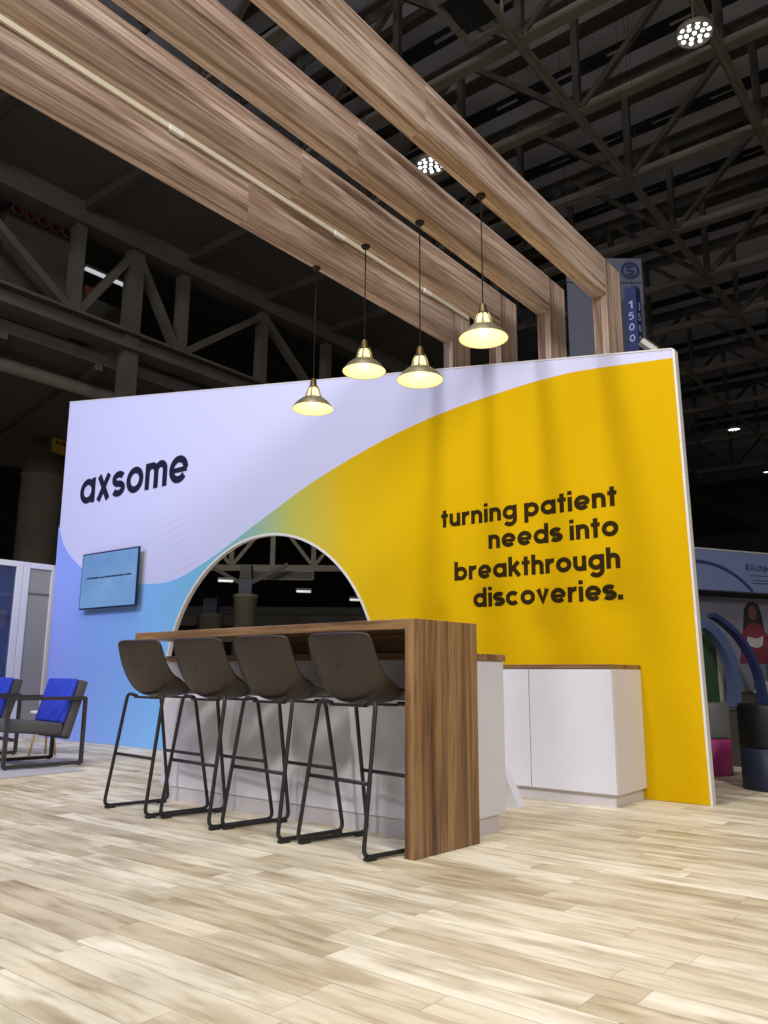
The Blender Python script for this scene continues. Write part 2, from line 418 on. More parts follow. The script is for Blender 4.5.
# high bay lamps
def high_bay(loc, r, label):
    t = thing('high_bay_lamp', label, 'lamp', loc, 0, 'round high bay lamps')
    MB().lathe([(0, .24), (r*.35, .24), (r*.5, .12), (r*.98, .1), (r, .03), (r*.96, .0), (r*.9, .02), (r*.88, .06), (0, .06)], n=24).build('housing', M['hall_steel'], t, True)
    MB().tube([(0, 0, .24), (0, 0, 1.1)], .02, 6).build('stem', M['hall_dark'], t)
    k = 0
    for ring, n in ((0, 1), (.42, 6), (.74, 10)):
        for a in range(n):
            th = 2*PI*a/n+.3*ring
            MB().lathe([(0, .035), (r*.11, .04), (r*.12, .06), (0, .06)], (ring*r*math.cos(th), ring*r*math.sin(th), 0), 10).build('emitter', M['led_white'], t, True)
high_bay((-2.95, 11.5, 10.72), .29, 'bright round high bay lamp nearest the top right corner')
high_bay((-8.374, 11.994, 11.0), .32, 'round high bay lamp partly hidden behind the overhead wooden beams')
high_bay((-8.2, 33.0, 10.6), .27, 'small round high bay lamp far off, right of the yellow wall')
high_bay((-9.2, 42.8, 11.0), .26, 'faint round high bay lamp at the right edge, farthest away')

# ------------------------------------------------------------------ mezzanine truss on the left and its soffit
t = thing('mezzanine_truss', 'heavy dark mezzanine truss above the left end of the white wall', 'truss', (-14, 0, 0))
MB().box(-.25, -6, 7.38, .25, 34, 7.48).box(-.05, -6, 7.48, .05, 34, 7.72).box(-.25, -6, 7.72, .25, 34, 7.78).build('bottom_chord', M['mezz'], t)
MB().box(-.25, -6, 9.64, .25, 34, 10.1).build('top_chord', M['mezz'], t)
N = [(2.6, 0), (5.1, 1), (7.64, 0), (8.96, 1), (10.23, 0), (12.65, 1), (15.0, 0), (17.4, 1), (19.8, 0), (22.2, 1)]
for k, (y, top) in enumerate(N):
    w = .17 if abs(y-8.96) < .1 else .11
    MB().box(-.12, y-w, 7.78 if w < .15 else 0, .12, y+w, 9.65).build('web_post' if w < .15 else 'column', M['mezz'], t)
    if k:
        y0, t0 = N[k-1]
        MB().bar((0, y0+.12, 9.5 if t0 else 7.85), (0, y-.12, 9.5 if top else 7.85), .2, .15).build('web_diagonal', M['mezz'], t)
struct(MB().box(-13.745, -12, 10.103, -11.2, 40, 10.3).build('ceiling_soffit', M['soffit']))
for k, y in enumerate((5.1, 7.64, 10.23, 12.65, 15.0)):
    tag(MB().box(-13.7, y-.08, 9.92, -11.25, y+.08, 10.102).build('soffit_rib', M['hall_dark']), ORD[k]+' rib from the left across the dark soffit above the mezzanine truss', 'rib', 'ribs under the dark soffit')
struct(MB().box(-24, -6, 7.05, -14.3, 40, 7.3).build('floor_mezzanine', M['soffit']))
for k, y in enumerate((4.5, 6.5, 8.5, 10.5)):
    tag(MB().bar((-22, y+1.4, 6.985), (-14.3, y, 6.985), .16, .125).build('mezzanine_joist', M['hall_dark']), ORD[k]+' joist from the left under the mezzanine floor', 'joist', 'joists below the mezzanine')
t = tag(MB().tube([(-15.2, -2, 6.775), (-15.2, 30, 6.775)], .14, 12).build('pipe', M['hall_steel'], None, True), 'long grey pipe running under the mezzanine at left', 'pipe')
struct(MB().box(-21, -6, 7.31, -20.8, 40, 11.29).build('wall_mezzanine', M['hall_wall']))
M['roll'] = mat('dark_red_roll', srgb(96, 30, 34), .7, vary=.1)
M['orange'] = mat('orange_crate', srgb(104, 46, 22), .7, vary=.1)
for k in range(5):
    t = thing('rolled_carpet', 'dark red carpet roll on the mezzanine, '+ORD[k]+' from the left', 'roll', (-15.3, 6.75+.27*k, 9.90), 0, 'carpet rolls on the mezzanine')
    MB().lathe([(.12, -.5), (.12, .5), (.06, .5), (.06, -.5), (.12, -.5)], n=20).build('roll', M['roll'], t, True).rotation_euler = (0, PI/2, 0)
    MB().lathe([(.128, 0), (.128, .02), (.10, .02), (.10, 0), (.128, 0)], n=20).build('end_ring', M['hall_steel'], t, True, loc=(.5, 0, 0)).rotation_euler = (0, PI/2, 0)
tag(MB().box(-16, 6.5, 7.31, -14.75, 8.05, 9.74).box(-15.9, 6.55, 9.74, -14.85, 8.0, 9.77).build('storage_rack', M['hall_dark'], bevel=.02), 'dark storage rack carrying the carpet rolls on the mezzanine', 'rack')
tag(MB().box(-16.6, 9.0, 9.31, -16.0, 9.27, 9.58).box(-16.55, 9.03, 9.58, -16.05, 9.24, 9.62).build('crate_stack', M['orange'], bevel=.02), 'orange crates standing behind the mezzanine truss', 'crate')
tag(MB().box(-16.8, 8.6, 7.31, -15.9, 10.2, 9.28).box(-16.75, 8.65, 9.28, -15.95, 10.15, 9.309).build('storage_rack', M['hall_dark'], bevel=.02), 'dark storage rack under the orange crates on the mezzanine', 'rack')
for k, (y, lab) in enumerate(((9.05, 'left white fluorescent tube glowing behind the mezzanine truss'), (9.64, 'right white fluorescent tube glowing behind the mezzanine truss'))):
    t = thing('fluorescent_lamp', lab, 'lamp', (-15.7, y, 9.83), 0, 'fluorescent tubes on the mezzanine')
    MB().box(-.06, -.26, 0, .06, .26, .05).build('housing', M['hall_steel'], t)
    MB().tube([(0, -.25, -.03), (0, .25, -.03)], .05, 8).build('tube', M['lamp_white'], t, True)

# columns at the far left, seen above the partition
t = thing('hall_column', 'large brown hall column behind the white partition at left', 'column', (-20.35, 10.7, 0))
MB().lathe([(.52, 0), (.52, 5.95), (.56, 5.97), (.56, 6.03), (.52, 6.05), (.52, 6.6)], n=28, cap=True).build('shaft', M['column'], t, True)
MB().box(-.02, .06, 6.6, .3, .42, 10.3).build('upper_post', M['column'], t)
t = thing('wall_sign', 'yellow sign with dark lettering on the column top at far left', 'sign', (-19.98, 10.75, 6.62))
MB().box(-.05, -.05, 0, .0, .46, .62).build('board', M['yellow_sign'], t)
q = MB()
for k, w in enumerate((.05, .03, .05, .04, .05)): q.box(0, .03+k*.08, .27, .006, .03+k*.08+w, .37)
q.build('marks', M['ink'], t)

# ------------------------------------------------------------------ what shows through the arch, far back
def frame(a, b, z):  # point b metres ahead of the viewpoint's bearing and a metres to its right
    return Vector((-.6224*b+.7827*a, .7827*b+.6224*a, z))
BR = .6719
t = thing('far_truss', 'distant steel truss seen through the arch opening', 'truss', frame(-5, 30, 0), BR)
MB().box(-9, -.1, 4.62, 9, .1, 4.85).build('bottom_chord', M['hall_steel'], t)
MB().box(-9, -.1, 6.7, 9, .1, 7.0).build('top_chord', M['hall_steel'], t)
xs = [-8.5+1.55*k for k in range(12)]
for k, x in enumerate(xs):
    MB().box(x-.09, -.09, 4.85, x+.09, .09, 6.7).build('web_post', M['hall_steel'], t)
    if k: MB().bar((xs[k-1]+.09, 0, 6.65 if k % 2 else 4.9), (x-.09, 0, 4.9 if k % 2 else 6.65), .15, .13).build('web_diagonal', M['hall_steel'], t)
t = thing('sign_frame', 'thin outlined hanging board under the truss inside the arch', 'sign', frame(-3.7, 29.5, 4.25), BR)
MB().box(-1.1, -.03, 0, 1.1, .03, .3).build('board', M['hall_wall'], t)
MB().ribbon([(-1.1, .0), (1.1, 0), (1.1, .3), (-1.1, .3)], .04, -.05, -.03, True).build('edge', M['hall_steel'], t)
for k, (a, b, z, w, lab) in enumerate(((-5.0, 29, 3.5, .42, 'pale hall column under the truss in the middle of the arch'), (-7.1, 33, 3.1, .5, 'pale hall column at the left inside the arch'))):
    t = thing('hall_column', lab, 'column', frame(a, b, 0), BR, None)
    MB().lathe([(w, 0), (w, z), (w+.04, z+.02), (w+.04, z+.12), (w*.9, z+.14)], n=24, cap=True).build('shaft', M['column'], t, True)
    MB().box(-w*.55, -w*.4, z+.12, w*.55, w*.4, z+.75).build('capital', M['navy'], t)
    if k == 0:
        for s in (-1, 1): MB().bar((s*.2, 0, z+.55), (s*1.5, 0, z+1.25), .13, .13).build('strut', M['hall_dark'], t)
        MB().box(-.2, -.2, z+.7, .2, .2, 4.7).build('neck', M['hall_dark'], t)
for k, (a, b, z, lab) in enumerate(((-5.55, 28, 4.0, 'left fluorescent lamp seen through the arch'), (-2.9, 29, 3.75, 'middle fluorescent lamp seen through the arch'), (-1.0, 30, 3.55, 'right fluorescent lamp at the arch edge'))):
    t = thing('ceiling_lamp', lab, 'lamp', frame(a, b, z), BR+.3, 'lamps seen through the arch')
    MB().box(-.28, -.08, .05, .28, .08, .12).build('housing', M['hall_steel'], t)
    MB().tube([(-.26, 0, .02), (.26, 0, .02)], .05, 8).build('tube', M['lamp_white'], t, True)
tag(MB().box(-9, -.15, 3.7, 9, .15, 4.0).box(-9, -.02, 3.2, 9, .02, 3.7).build('deck_beam', M['hall_dark']), 'low dark beam beyond the columns inside the arch', 'beam').matrix_world = Matrix.Translation(frame(-4, 34, -.4)) @ Matrix.Rotation(BR, 4, 'Z')

# ------------------------------------------------------------------ the printed display wall
YW = 5.52
cx, cz, cr = -5.94, .68, 1.515
ar = arc(cx, cz, cr, -26.6, 206.6, 56)             # opening outline, right foot over the top to left foot
LB, LT, RT, RB = (-9.88, 0), (-9.945, 4.47), (-1.735, 3.125), (-1.69, 0)
wall = thing('display_wall', 'tall slanted fabric display wall printed white, blue and yellow with arch opening', 'display wall', (0, YW, 0))
outline = [RB]+[(x, max(z, 0)) for x, z in ar]+[LB, LT, RT]
MB().prism(outline, 0, .03).build('fabric_panel', M['fabric'], wall)
cv = [(-1.745, 3.055), (-2.42, 3.125), (-2.75, 3.13), (-3.08, 3.115), (-3.73, 3.05), (-4.4, 2.92), (-5.19, 2.685), (-5.73, 2.47), (-6.32, 2.215), (-6.7, 2.05), (-7.2, 1.875), (-7.55, 1.815), (-7.98, 1.825), (-8.5, 1.88), (-9.0, 1.99), (-9.38, 2.16), (-9.74, 2.42), (-9.94, 2.72)]
def smooth(P, k=4):
    out = []
    for i in range(len(P)-1):
        p0, p1, p2, p3 = P[max(i-1, 0)], P[i], P[i+1], P[min(i+2, len(P)-1)]
        for j in range(k):
            u_ = j/k
            out.append(tuple(.5*((2*p1[a])+(-p0[a]+p2[a])*u_+(2*p0[a]-5*p1[a]+4*p2[a]-p3[a])*u_*u_+(-p0[a]+3*p1[a]-3*p2[a]+p3[a])*u_**3) for a in (0, 1)))
    return out+[P[-1]]
top = smooth(cv)
field = [(-1.70, 0.002)]+[(x, max(z, .002)) for x, z in arc(cx, cz, cr+.004, -26.6, 206.6, 56)]+[(-9.88, .002)]+top[::-1]
w_ = MB().prism(field, -.004, 0).build('printed_wave', M['gradient'], wall)
w_['label'] = 'blue to yellow printed colour field'
# arch lining: a pale curved band standing in the opening
q = MB(); inn = arc(cx, cz, cr-.012, -26.6, 206.6, 56); ou = arc(cx, cz, cr+.012, -26.6, 206.6, 56)
n_ = len(inn)
vs = [[q.bm.verts.new((p[0], y, max(p[1], 0))) for p in P_] for P_ in (inn, ou) for y in (-.008, .04)]
for i in range(n_-1):
    for a, b in ((0, 1), (1, 3), (3, 2), (2, 0)):
        q.bm.faces.new((vs[a][i], vs[b][i], vs[b][i+1], vs[a][i+1]))
q.build('arch_trim', M['trim'], wall)
q = MB().prism([(-1.70, 0), (-1.745, 3.10), (-1.75, 3.13), (-1.728, 3.115), (-1.685, 0)], -.006, .06); q.build('edge_trim', M['trim'], wall)
q = MB().prism([(-9.945, 4.465), (-9.945, 4.475), (-1.745, 3.132), (-1.745, 3.122)], -.004, .085); q.build('top_trim', M['trim'], wall)
# soft creases of the stretched fabric beside the arch
q = MB(); random.seed(3)
for k in range(9):
    x0 = -7.15-.05*k+random.uniform(-.06, .06); z0 = 1.98+.075*k; L_ = random.uniform(.3, .5); wd = random.uniform(.014, .026)
    rows = []
    for j in range(9):
        u_ = j/8-.5; x = x0+L_*u_; zc = z0+.26*L_*u_+.02*u_*u_; e = max(0, 1-4*u_*u_)
        rows.append([q.bm.verts.new((x, -.0003-.0026*e*hh, zc+wd*vv)) for vv, hh in ((-1, 0), (-.45, .6), (0, 1), (.45, .6), (1, 0))])
    for a, b in zip(rows, rows[1:]):
        for j in range(4): q.bm.faces.new((a[j], b[j], b[j+1], a[j+1]))
q.build('fabric_crease', M['fabric'], wall, True)
lettering('axsome', -9.475, -7.248, 2.955, .325, -.003, .245, .12, M['ink_navy'], wall, 'company_lettering')['label'] = 'large dark navy lettering on the white field'
for s_, a, b, z in (('turning patient', -3.765, -2.214, 2.03), ('needs into', -3.306, -2.212, 1.808), ('breakthrough', -3.637, -2.212, 1.572), ('discoveries.', -3.457, -2.200, 1.345)):
    lettering(s_, a, b, z, .113, -.004, .29, .10, M['ink'], wall, 'slogan_lettering', .002)

# television
tv = thing('television', 'wall mounted flat television with a pale blue screen and dark bezel', 'television', (-9.04, YW, 2.11))
tv.location = (-8.55, YW, 1.914)
MB().box(-.592, -.09, -.347, .592, -.065, .347).build('bezel', M['tvblack'], tv, bevel=.006)
MB().box(-.574, -.0915, -.329, .574, -.0895, .329).build('screen', M['screen'], tv)
MB().box(-.15, -.0645, -.15, .15, -.006, .15).build('wall_bracket', M['steel_black'], tv)
q = MB(); random.seed(5); x = -.46
while x < .46:
    w = random.uniform(.012, .03); q.box(x, -.093, .02, x+w, -.0915, .02+random.uniform(.016, .024)); x += w+random.choice((.005, .005, .014))
q.build('caption', M['ink_navy'], tv)

# ------------------------------------------------------------------ overhead wooden frames
ZU, ZT = 3.76, 4.07
BX = [(-3.812, -3.715, 'leftmost overhead wooden beam on a post, beside the pale light track'), (-3.337, -3.222, 'second overhead wooden beam from the left, on a post behind the wall'),
      (-2.870, -2.755, 'third overhead wooden beam from the left, on a post behind the wall'), (-2.380, -2.262, 'rightmost overhead wooden beam on a post, farthest from the light track')]
for x0, x1, lab in BX:
    t = thing('timber_frame', lab, 'beam', ((x0+x1)/2, 5.64, 0), 0, 'overhead wooden beams'); h = (x1-x0)/2
    MB().box(-h, -8.5, ZU, h, 0, ZT).build('beam', M['beam'], t, bevel=.004)
    MB().box(-h, 0.001, 0, h, .30, ZT).build('post', M['beam_post'], t, bevel=.004)
t = thing('track_light', 'pale linear light track along the leftmost overhead wooden beam', 'track light', (-3.69, 0, 4.02))
for a, b in ((-2.9, .9), (1.02, 2.55), (2.62, 4.05), (4.12, 5.2), (5.27, 5.9)):
    MB().box(-.024, a, .026, -.006, b, .06).build('track', M['led'], t)
for y in (.96, 2.585, 4.085, 5.235): MB().box(-.0235, y-.05, .018, .002, y+.05, .062).build('connector', M['trim'], t)

# pendant lamps
def pendant(loc, drop, label):
    t = thing('pendant_lamp', label, 'lamp', loc, 0, 'metal pendant lamps')
    zr = -drop
    MB().lathe([(0, 0), (.03, 0), (.03, -.012), (.02, -.022), (0, -.024)], n=20).build('canopy', M['cord'], t, True)
    MB().tube([(0, 0, -.02), (0, 0, zr+.225)], .0042, 8).build('cord', M['cord'], t, True)
    MB().lathe([(0, .228), (.012, .226), (.02, .215), (.023, .20), (.026, .17), (.030, .165), (.030, .155), (0, .155)], (0, 0, zr), 20).build('socket', M['brass_dark'], t, True)
    MB().lathe([(.026, .157), (.036, .125), (.042, .095), (.042, .085), (.0, .085)], (0, 0, zr), 20).build('neck', M['neckglow'], t, True)
    for k in range(4):
        a = k*PI/2+.5; c_, s_ = math.cos(a), math.sin(a)
        MB().tube([(.03*c_, .03*s_, zr+.165), (.044*c_, .044*s_, zr+.13), (.058*c_, .058*s_, zr+.082)], .0055, 6).build('arm', M['brass'], t, True)
    k_ = .80
    sh = MB().lathe([(r_*k_ if r_ > .05 else r_, z_) for r_, z_ in [(.04, .088), (.062, .086), (.10, .07), (.14, .045), (.168, .018), (.182, 0), (.186, -.004), (.184, -.006), (.178, .0), (.164, .014), (.137, .039), (.098, .063), (.06, .079), (.04, .081), (.04, .088)]], (0, 0, zr), 40)
    o = sh.build('shade', [M['brass'], M['enamel']], t, True)
    for p in o.data.polygons:
        c = p.center; r = math.hypot(c.x, c.y); h = c.z-zr
        if p.normal.z < -.05 or (r > .142 and h < .002): p.material_index = 1
    MB().lathe([(0, .016), (.018, .02), (.028, .036), (.026, .055), (.014, .08), (0, .08)], (0, 0, zr), 16).build('bulb', M['glow'], t, True)
    L = bpy.data.lights.new('pendant_light', 'POINT'); L.energy = 1.5; L.color = (1, .80, .42); L.shadow_soft_size = .03
    lo = bpy.data.objects.new('pendant_light', L); COL.objects.link(lo); lo.parent = t; lo.location = (0, 0, zr+.0)
for (x, y, zr, lab) in ((-3.785, 3.935, 2.665, 'lowest brass pendant lamp, leftmost of the four'), (-3.303, 3.925, 2.83, 'brass pendant lamp second from the left'),
                        (-2.825, 3.912, 2.652, 'brass pendant lamp third from the left, in front of the post'), (-2.344, 3.90, 2.802, 'rightmost brass pendant lamp on the longest visible cord')):
    pendant((x, y, ZU), ZU-zr, lab)

# ------------------------------------------------------------------ bar table with waterfall end, and the counter under it
t = thing('bar_table', 'tall walnut bar table with a waterfall end panel facing the stools', 'bar table', (-2.237, 3.043, 0), math.radians(-3.2))
MB().box(-2.40, 0, 1.02, -.0555, .495, 1.068).build('table_top', M['bar_x'], t, bevel=.003)
MB().box(-.055, 0, 0, 0, .51, 1.068).build('end_panel', M['bar_z'], t, bevel=.003)
MB().box(-1.75, .40, .925, -.058, .48, 1.0195).build('riser', M['bar_x'], t)
t = thing('counter', 'white counter with walnut worktop standing behind the stools under the bar', 'counter', (0, 0, 0))
MB().box(-4.60, 3.425, .085, -2.293, 3.96, .885).build('body', M['white'], t, bevel=.003)
MB().box(-4.50, 3.432, 0, -2.305, 3.90, .085).build('toe_kick', M['plinth'], t)
MB().box(-4.605, 3.41, .8855, -2.284, 3.97, .921).build('worktop', M['bar_x'], t, bevel=.003)
# leaning board
tag(MB().prism([(-2.72, 0), (-2.585, 0), (-2.69, .22), (-2.74, .30), (-2.80, .34), (-2.80, 0)], 4.62, 4.70).build('wall_brace', M['white'], bevel=.003), 'small white slanted brace on the floor between bar counter and wall cabinet', 'brace')

# wall cabinet on the right
t = thing('wall_cabinet', 'low white cabinet with walnut top standing against the yellow wall', 'cabinet', (0, 0, 0))
MB().box(-3.6, 5.025, .075, -2.106, 5.51, .855).build('carcass', M['white'], t, bevel=.003)
MB().box(-3.6, 5.036, 0, -2.128, 5.50, .075).build('plinth', M['plinth'], t)
MB().box(-3.6, 5.005, .8555, -2.104, 5.512, .884).build('worktop', M['bar_x'], t, bevel=.002)
for a, b in ((-3.42, -2.707), (-2.701, -2.108)): MB().box(a, 5.008, .08, b, 5.0245, .852).build('door', M['white'], t, bevel=.002)

# ------------------------------------------------------------------ bar stools
def make_stool(label):
    SR = Matrix.Rotation(math.radians(8), 4, 'Z')
    t = thing('bar_stool', label, 'bar stool', (0,0,0), 0, 'brown bucket bar stools')
    # bucket shell, facing +Y
    prof = [(-.272, 1.008), (-.266, .965), (-.256, .905), (-.243, .84), (-.226, .78), (-.20, .728), (-.16, .688), (-.10, .668), (-.03, .667), (.05, .68), (.12, .69), (.18, .697), (.215, .692), (.23, .680)]
    wid = [.202, .208, .213, .217, .221, .224, .226, .226, .222, .218, .213, .206, .196, .185]
    lift = [.020, .026, .036, .052, .074, .096, .108, .096, .076, .056, .040, .025, .014, .006]
    prof = [(a+.055*min(1, max(.35, 1-(a+.05)*2)), b) for a, b in prof]
    q = MB(); U = [-1, -.92, -.8, -.6, -.35, 0, .35, .6, .8, .92, 1]; rows = []
    for i, (p, w, l) in enumerate(zip(prof, wid, lift)):
        a, b = prof[max(i-1, 0)], prof[min(i+1, len(prof)-1)]
        ty, tz = b[0]-a[0], b[1]-a[1]; n = math.hypot(ty, tz); ny, nz = -tz/n, ty/n
        if ny < 0 and nz < 0: ny, nz = -ny, -nz
        rows.append([q.bm.verts.new((w*u, p[0]+ny*l*abs(u)**3, p[1]+nz*l*abs(u)**3-(.022*abs(u)**8 if i == 0 else 0))) for u in U])
    for a, b in zip(rows, rows[1:]):
        for j in range(len(U)-1): q.bm.faces.new((a[j], a[j+1], b[j+1], b[j]))
    for v in q.bm.verts: v.co = SR @ v.co
    sh = q.build('seat_shell', M['leather'], t, True)
    s = sh.modifiers.new('thick', 'SOLIDIFY'); s.thickness = .016; s.offset = 0
    s = sh.modifiers.new('sub', 'SUBSURF'); s.levels = 2; s.render_levels = 2
    MB().lathe([(0, 0), (.006, 0), (.007, .003), (0, .004)], n=12).build('rivet', M['leather'], t, True, loc=(.028, -.2, .84)).rotation_euler = (PI/2, 0, 0)
    for sx in (-1, 1):
        pts2 = fillet([(sx*.12, .10, .668), (sx*.20, .10, .668), (sx*.228, .21, .016), (sx*.243, -.205, .016), (sx*.212, -.115, .686), (sx*.13, -.10, .668)], .045)
        pts2 = [(p[0]+.07*(p[1]+.2), p[1], p[2]) for p in pts2]
        MB().tube(pts2, .0105, 10).build('side_frame', M['steel_black'], t, True)
        for y in (-.165, .165):
            x = sx*(.2355-(.006*(y/.165)))+.07*(y+.2)
            MB().box(x-.016, y-.03, 0, x+.016, y+.03, .016).build('rubber_foot', M['rubber'], t, bevel=.004)
    MB().tube([(-.224, -.155, .32), (.224, -.155, .32)], .0095, 10).build('footrest', M['steel_black'], t, True)
    MB().tube([(-.189, .157, .325), (.239, .157, .325)], .0095, 10).build('footrest', M['steel_black'], t, True)
    for y in (-.10, .10): MB().box(-.13, y-.014, .655, .13, y+.014, .668).build('seat_bracket', M['steel_black'], t)
    return t
st = make_stool('leftmost brown leather bar stool, at the far end of the walnut bar')
st.location = (-4.238, 3.125, 0); st.rotation_euler = (0, 0, math.radians(-6))
for x, y, rz, lab in ((-3.690, 3.13, -6, 'second brown leather bar stool from the left'), (-3.170, 3.135, -7, 'third brown leather bar stool from the left'), (-2.600, 3.12, -9, 'rightmost brown leather bar stool, beside the walnut end panel')):
    dup(st, (x, y, 0), math.radians(rz), lab)

# ------------------------------------------------------------------ lounge corner
def make_armchair(label):
    t = thing('armchair', label, 'armchair', (0,0,0), 0, 'metal framed lounge chairs')   # faces -Y
    for sx in (-1, 1):
        x = sx*.32
        q = MB(); q.tube(fillet([(x, .0, .575), (x, .33, .575), (x, .33, .021), (x, -.33, .021), (x, -.33, .575), (x, 0, .575)], .012, 3), .021, 4, sq=True)
        q.build('side_frame', M['frame_grey'], t)
        for y in (-.31, .31): MB().lathe([(0, 0), (.014, 0), (.014, .006), (0, .006)], (x, y, 0), 12).build('foot_pad', M['rubber'], t)
    for y in (-.27, .20): MB().box(-.304, y-.015, .225, .304, y+.015, .25).build('seat_rail', M['frame_grey'], t)
    R = Matrix.Translation((0, 0, .345)) @ Matrix.Rotation(math.radians(-5), 4, 'X')
    MB().box(-.295, -.34, -.075, .295, .16, .03, R).build('seat_cushion', M['grey_fabric'], t, True, bevel=.022)
    B = Matrix.Translation((0, .15, .255)) @ Matrix.Rotation(math.radians(-15), 4, 'X')
    MB().box(-.295, .0, -.01, .295, .085, .50, B).build('backrest', M['grey_fabric'], t, True, bevel=.018)
    c = MB().box(-.293, -.05, .10, .293, -.001, .498, B).build('back_cushion', M['blue_fabric'], t, True, bevel=.02); c['label'] = 'royal blue back cushion'
    return t
ac = make_armchair('right grey lounge armchair with a blue back cushion and open metal frame')
ac.location = (-7.02, 3.81, 0.0115); ac.rotation_euler = (0, 0, math.radians(-7))
dup(ac, (-8.31, 3.88, 0.0115), math.radians(-7), 'left grey lounge armchair with a blue cushion, cut off by the picture edge')
t = thing('side_table', 'small white round side table on wooden legs between the armchairs', 'side table', (-7.80, 4.38, 0))
MB().lathe([(0, .405), (.15, .405), (.155, .41), (.155, .425), (.15, .43), (0, .43)], n=32).build('table_top', M['tabletop'], t, True)
for k in range(3):
    a = 2*PI*k/3+.4
    MB().tube([(.14*math.cos(a), .14*math.sin(a), 0), (.07*math.cos(a), .07*math.sin(a), .405)], .011, 8, r2=.015).build('leg', M['oak'], t, True)
tag(MB().box(-9.6, 2.3, 0, -6.3, 3.93, .01).build('rug', M['rug'], bevel=.003), 'flat light grey rug under the lounge armchairs', 'rug')

# white framed partition with panes at the left edge
def partition(y0, y1, label, pane, name):
    t = thing('glass_partition', label, 'partition', (-9.985, y0, 0), 0, 'white framed partition panels'); L = y1-y0
    w = .085
    for a in (0, L-w): MB().box(-.03, a, 0, .03, a+w, 2.20).build('stile', M['stile'], t, bevel=.004)
    MB().box(-.03, w, 2.13, .03, L-w, 2.20).build('top_rail', M['stile'], t)
    MB().box(-.03, w, 0, .03, L-w, .12).build('bottom_rail', M['stile'], t)
    MB().box(-.008, w, .12, .008, L-w, 2.13).build('pane', pane, t)
    if name: MB().box(.008, w, 1.79, .014, L-w, 1.815).build('pane_divider', M['hall_steel'], t)
    return t
partition(5.105, 5.575, 'white framed partition panel with a frosted grey pane beside the blue wall end', M['frost'], True)
partition(3.95, 5.10, 'white framed partition panel with a dark clear pane at the left edge', M['glass'], False)
t = thing('shelving_unit', 'dark shelving behind the clear pane at the left edge', 'shelving', (-11.2, 4.2, 0))
MB().box(-.3, -.6, 0, -.27, 2.2, 2.1).build('back', M['navy'], t)
for z in (.5, .95, 1.4, 1.85): MB().box(-.27, -.6, z, .15, 2.2, z+.03).build('shelf', M['hall_steel'], t)
for y in (-.6, 2.17): MB().box(-.27, y, 0, .15, y+.03, 2.1).build('side', M['hall_dark'], t)
M['box_a'] = mat('tan_carton', srgb(150, 100, 70), .7, vary=.05); M['box_b'] = mat('blue_carton', srgb(60, 70, 150), .7, vary=.05)
for k, (y, z, m, lab) in enumerate(((5.2, 1.43, 'box_a', 'tan carton on the upper shelf behind the clear pane'), (5.6, .98, 'box_b', 'blue carton on the lower shelf behind the clear pane'), (4.75, .98, 'box_a', 'tan carton on the lower shelf behind the clear pane'))):
    tag(MB().box(-11.4, y, z, -11.1, y+.3, z+.24).box(-11.395, y+.12, z+.24, -11.105, y+.18, z+.242).build('carton', M[m], bevel=.004), lab, 'box', 'cartons on the shelving')

# ------------------------------------------------------------------ right background: neighbouring booth
P1, P2 = Vector((-3.29, 10.87)), Vector((-2.669, 11.975)); d = (P2-P1).normalized()
BM = Matrix(((d.x, -d.y, 0, P1.x), (d.y, d.x, 0, P1.y), (0, 0, 1, 0), (0, 0, 0, 1)))   # local X along the fascia, local -Y ... viewer on the -Y side
def booth(name, label, cat, group=None):
    t = bpy.data.objects.new(name, None); COL.objects.link(t); t.matrix_world = BM; return tag(t, label, cat, group)
M['fascia'] = mat('slate_blue_fascia', srgb(92, 104, 138), .6, vary=.06, vscale=1)
M['fascia_dark'] = mat('deep_blue_print', srgb(30, 40, 84), .6, vary=.05)
M['poster_bg'] = mat('poster_grey', srgb(104, 104, 116), .6, vary=.12, vscale=2)
M['hair'] = mat('poster_black_hair', srgb(24, 18, 20), .7, vary=.1)
M['skin'] = mat('poster_skin', srgb(92, 58, 48), .7, vary=.1)
M['red'] = mat('poster_red', srgb(96, 28, 42), .7, vary=.15, vscale=9)
M['paper'] = mat('poster_paper', srgb(150, 148, 150), .7, vary=.08)
M['cyan'] = mat('cyan_panel', srgb(40, 140, 200), .5, vary=.04)
M['arch_blue'] = mat('steel_blue_arch', srgb(64, 78, 112), .5, vary=.06)
M['green'] = mat('dark_green_panel', srgb(36, 62, 40), .6, vary=.1)
t = booth('booth_fascia', 'long slate blue booth fascia with a dark arc and heading, right background', 'sign')
MB().box(-1.2, 0, 1.95, 3.2, .12, 2.5).build('board', M['fascia'], t)
MB().box(-1.2, -.006, 2.49, 3.2, 0, 2.51).build('edge_strip', M['paper'], t)
pts = arc(0, .966, 1.354, 110, 30, 28)
MB().ribbon([(x, z) for x, z in pts if z > 1.955], .045, -.004, 0).build('arc_print', M['fascia_dark'], t)
lettering('#Autec', .82, 1.30, 2.245, .07, -.001, .2, .1, M['fascia_dark'], t, 'heading', .002)
q = MB()
for z, a in ((2.155, .9), (2.09, .95), (2.05, .93)): q.box(a, -.003, z+.02, 1.32, 0, z+.03)
q.build('fine_print', M['fascia_dark'], t)
t = booth('poster_wall', 'printed wall with a long haired reader in a red top, right background', 'poster')
MB().box(-1.2, .3, .62, 3.2, .36, 1.90).build('board', M['poster_bg'], t)
cxp = 1.2
hair = [(cxp+x, z) for x, z in ((-.19, 1.28), (-.19, 1.5), (-.15, 1.74), (-.07, 1.84), (.03, 1.855), (.12, 1.82), (.17, 1.68), (.2, 1.45), (.19, 1.25))]
MB().prism(hair, .296, .3).build('hair_print', M['hair'], t)
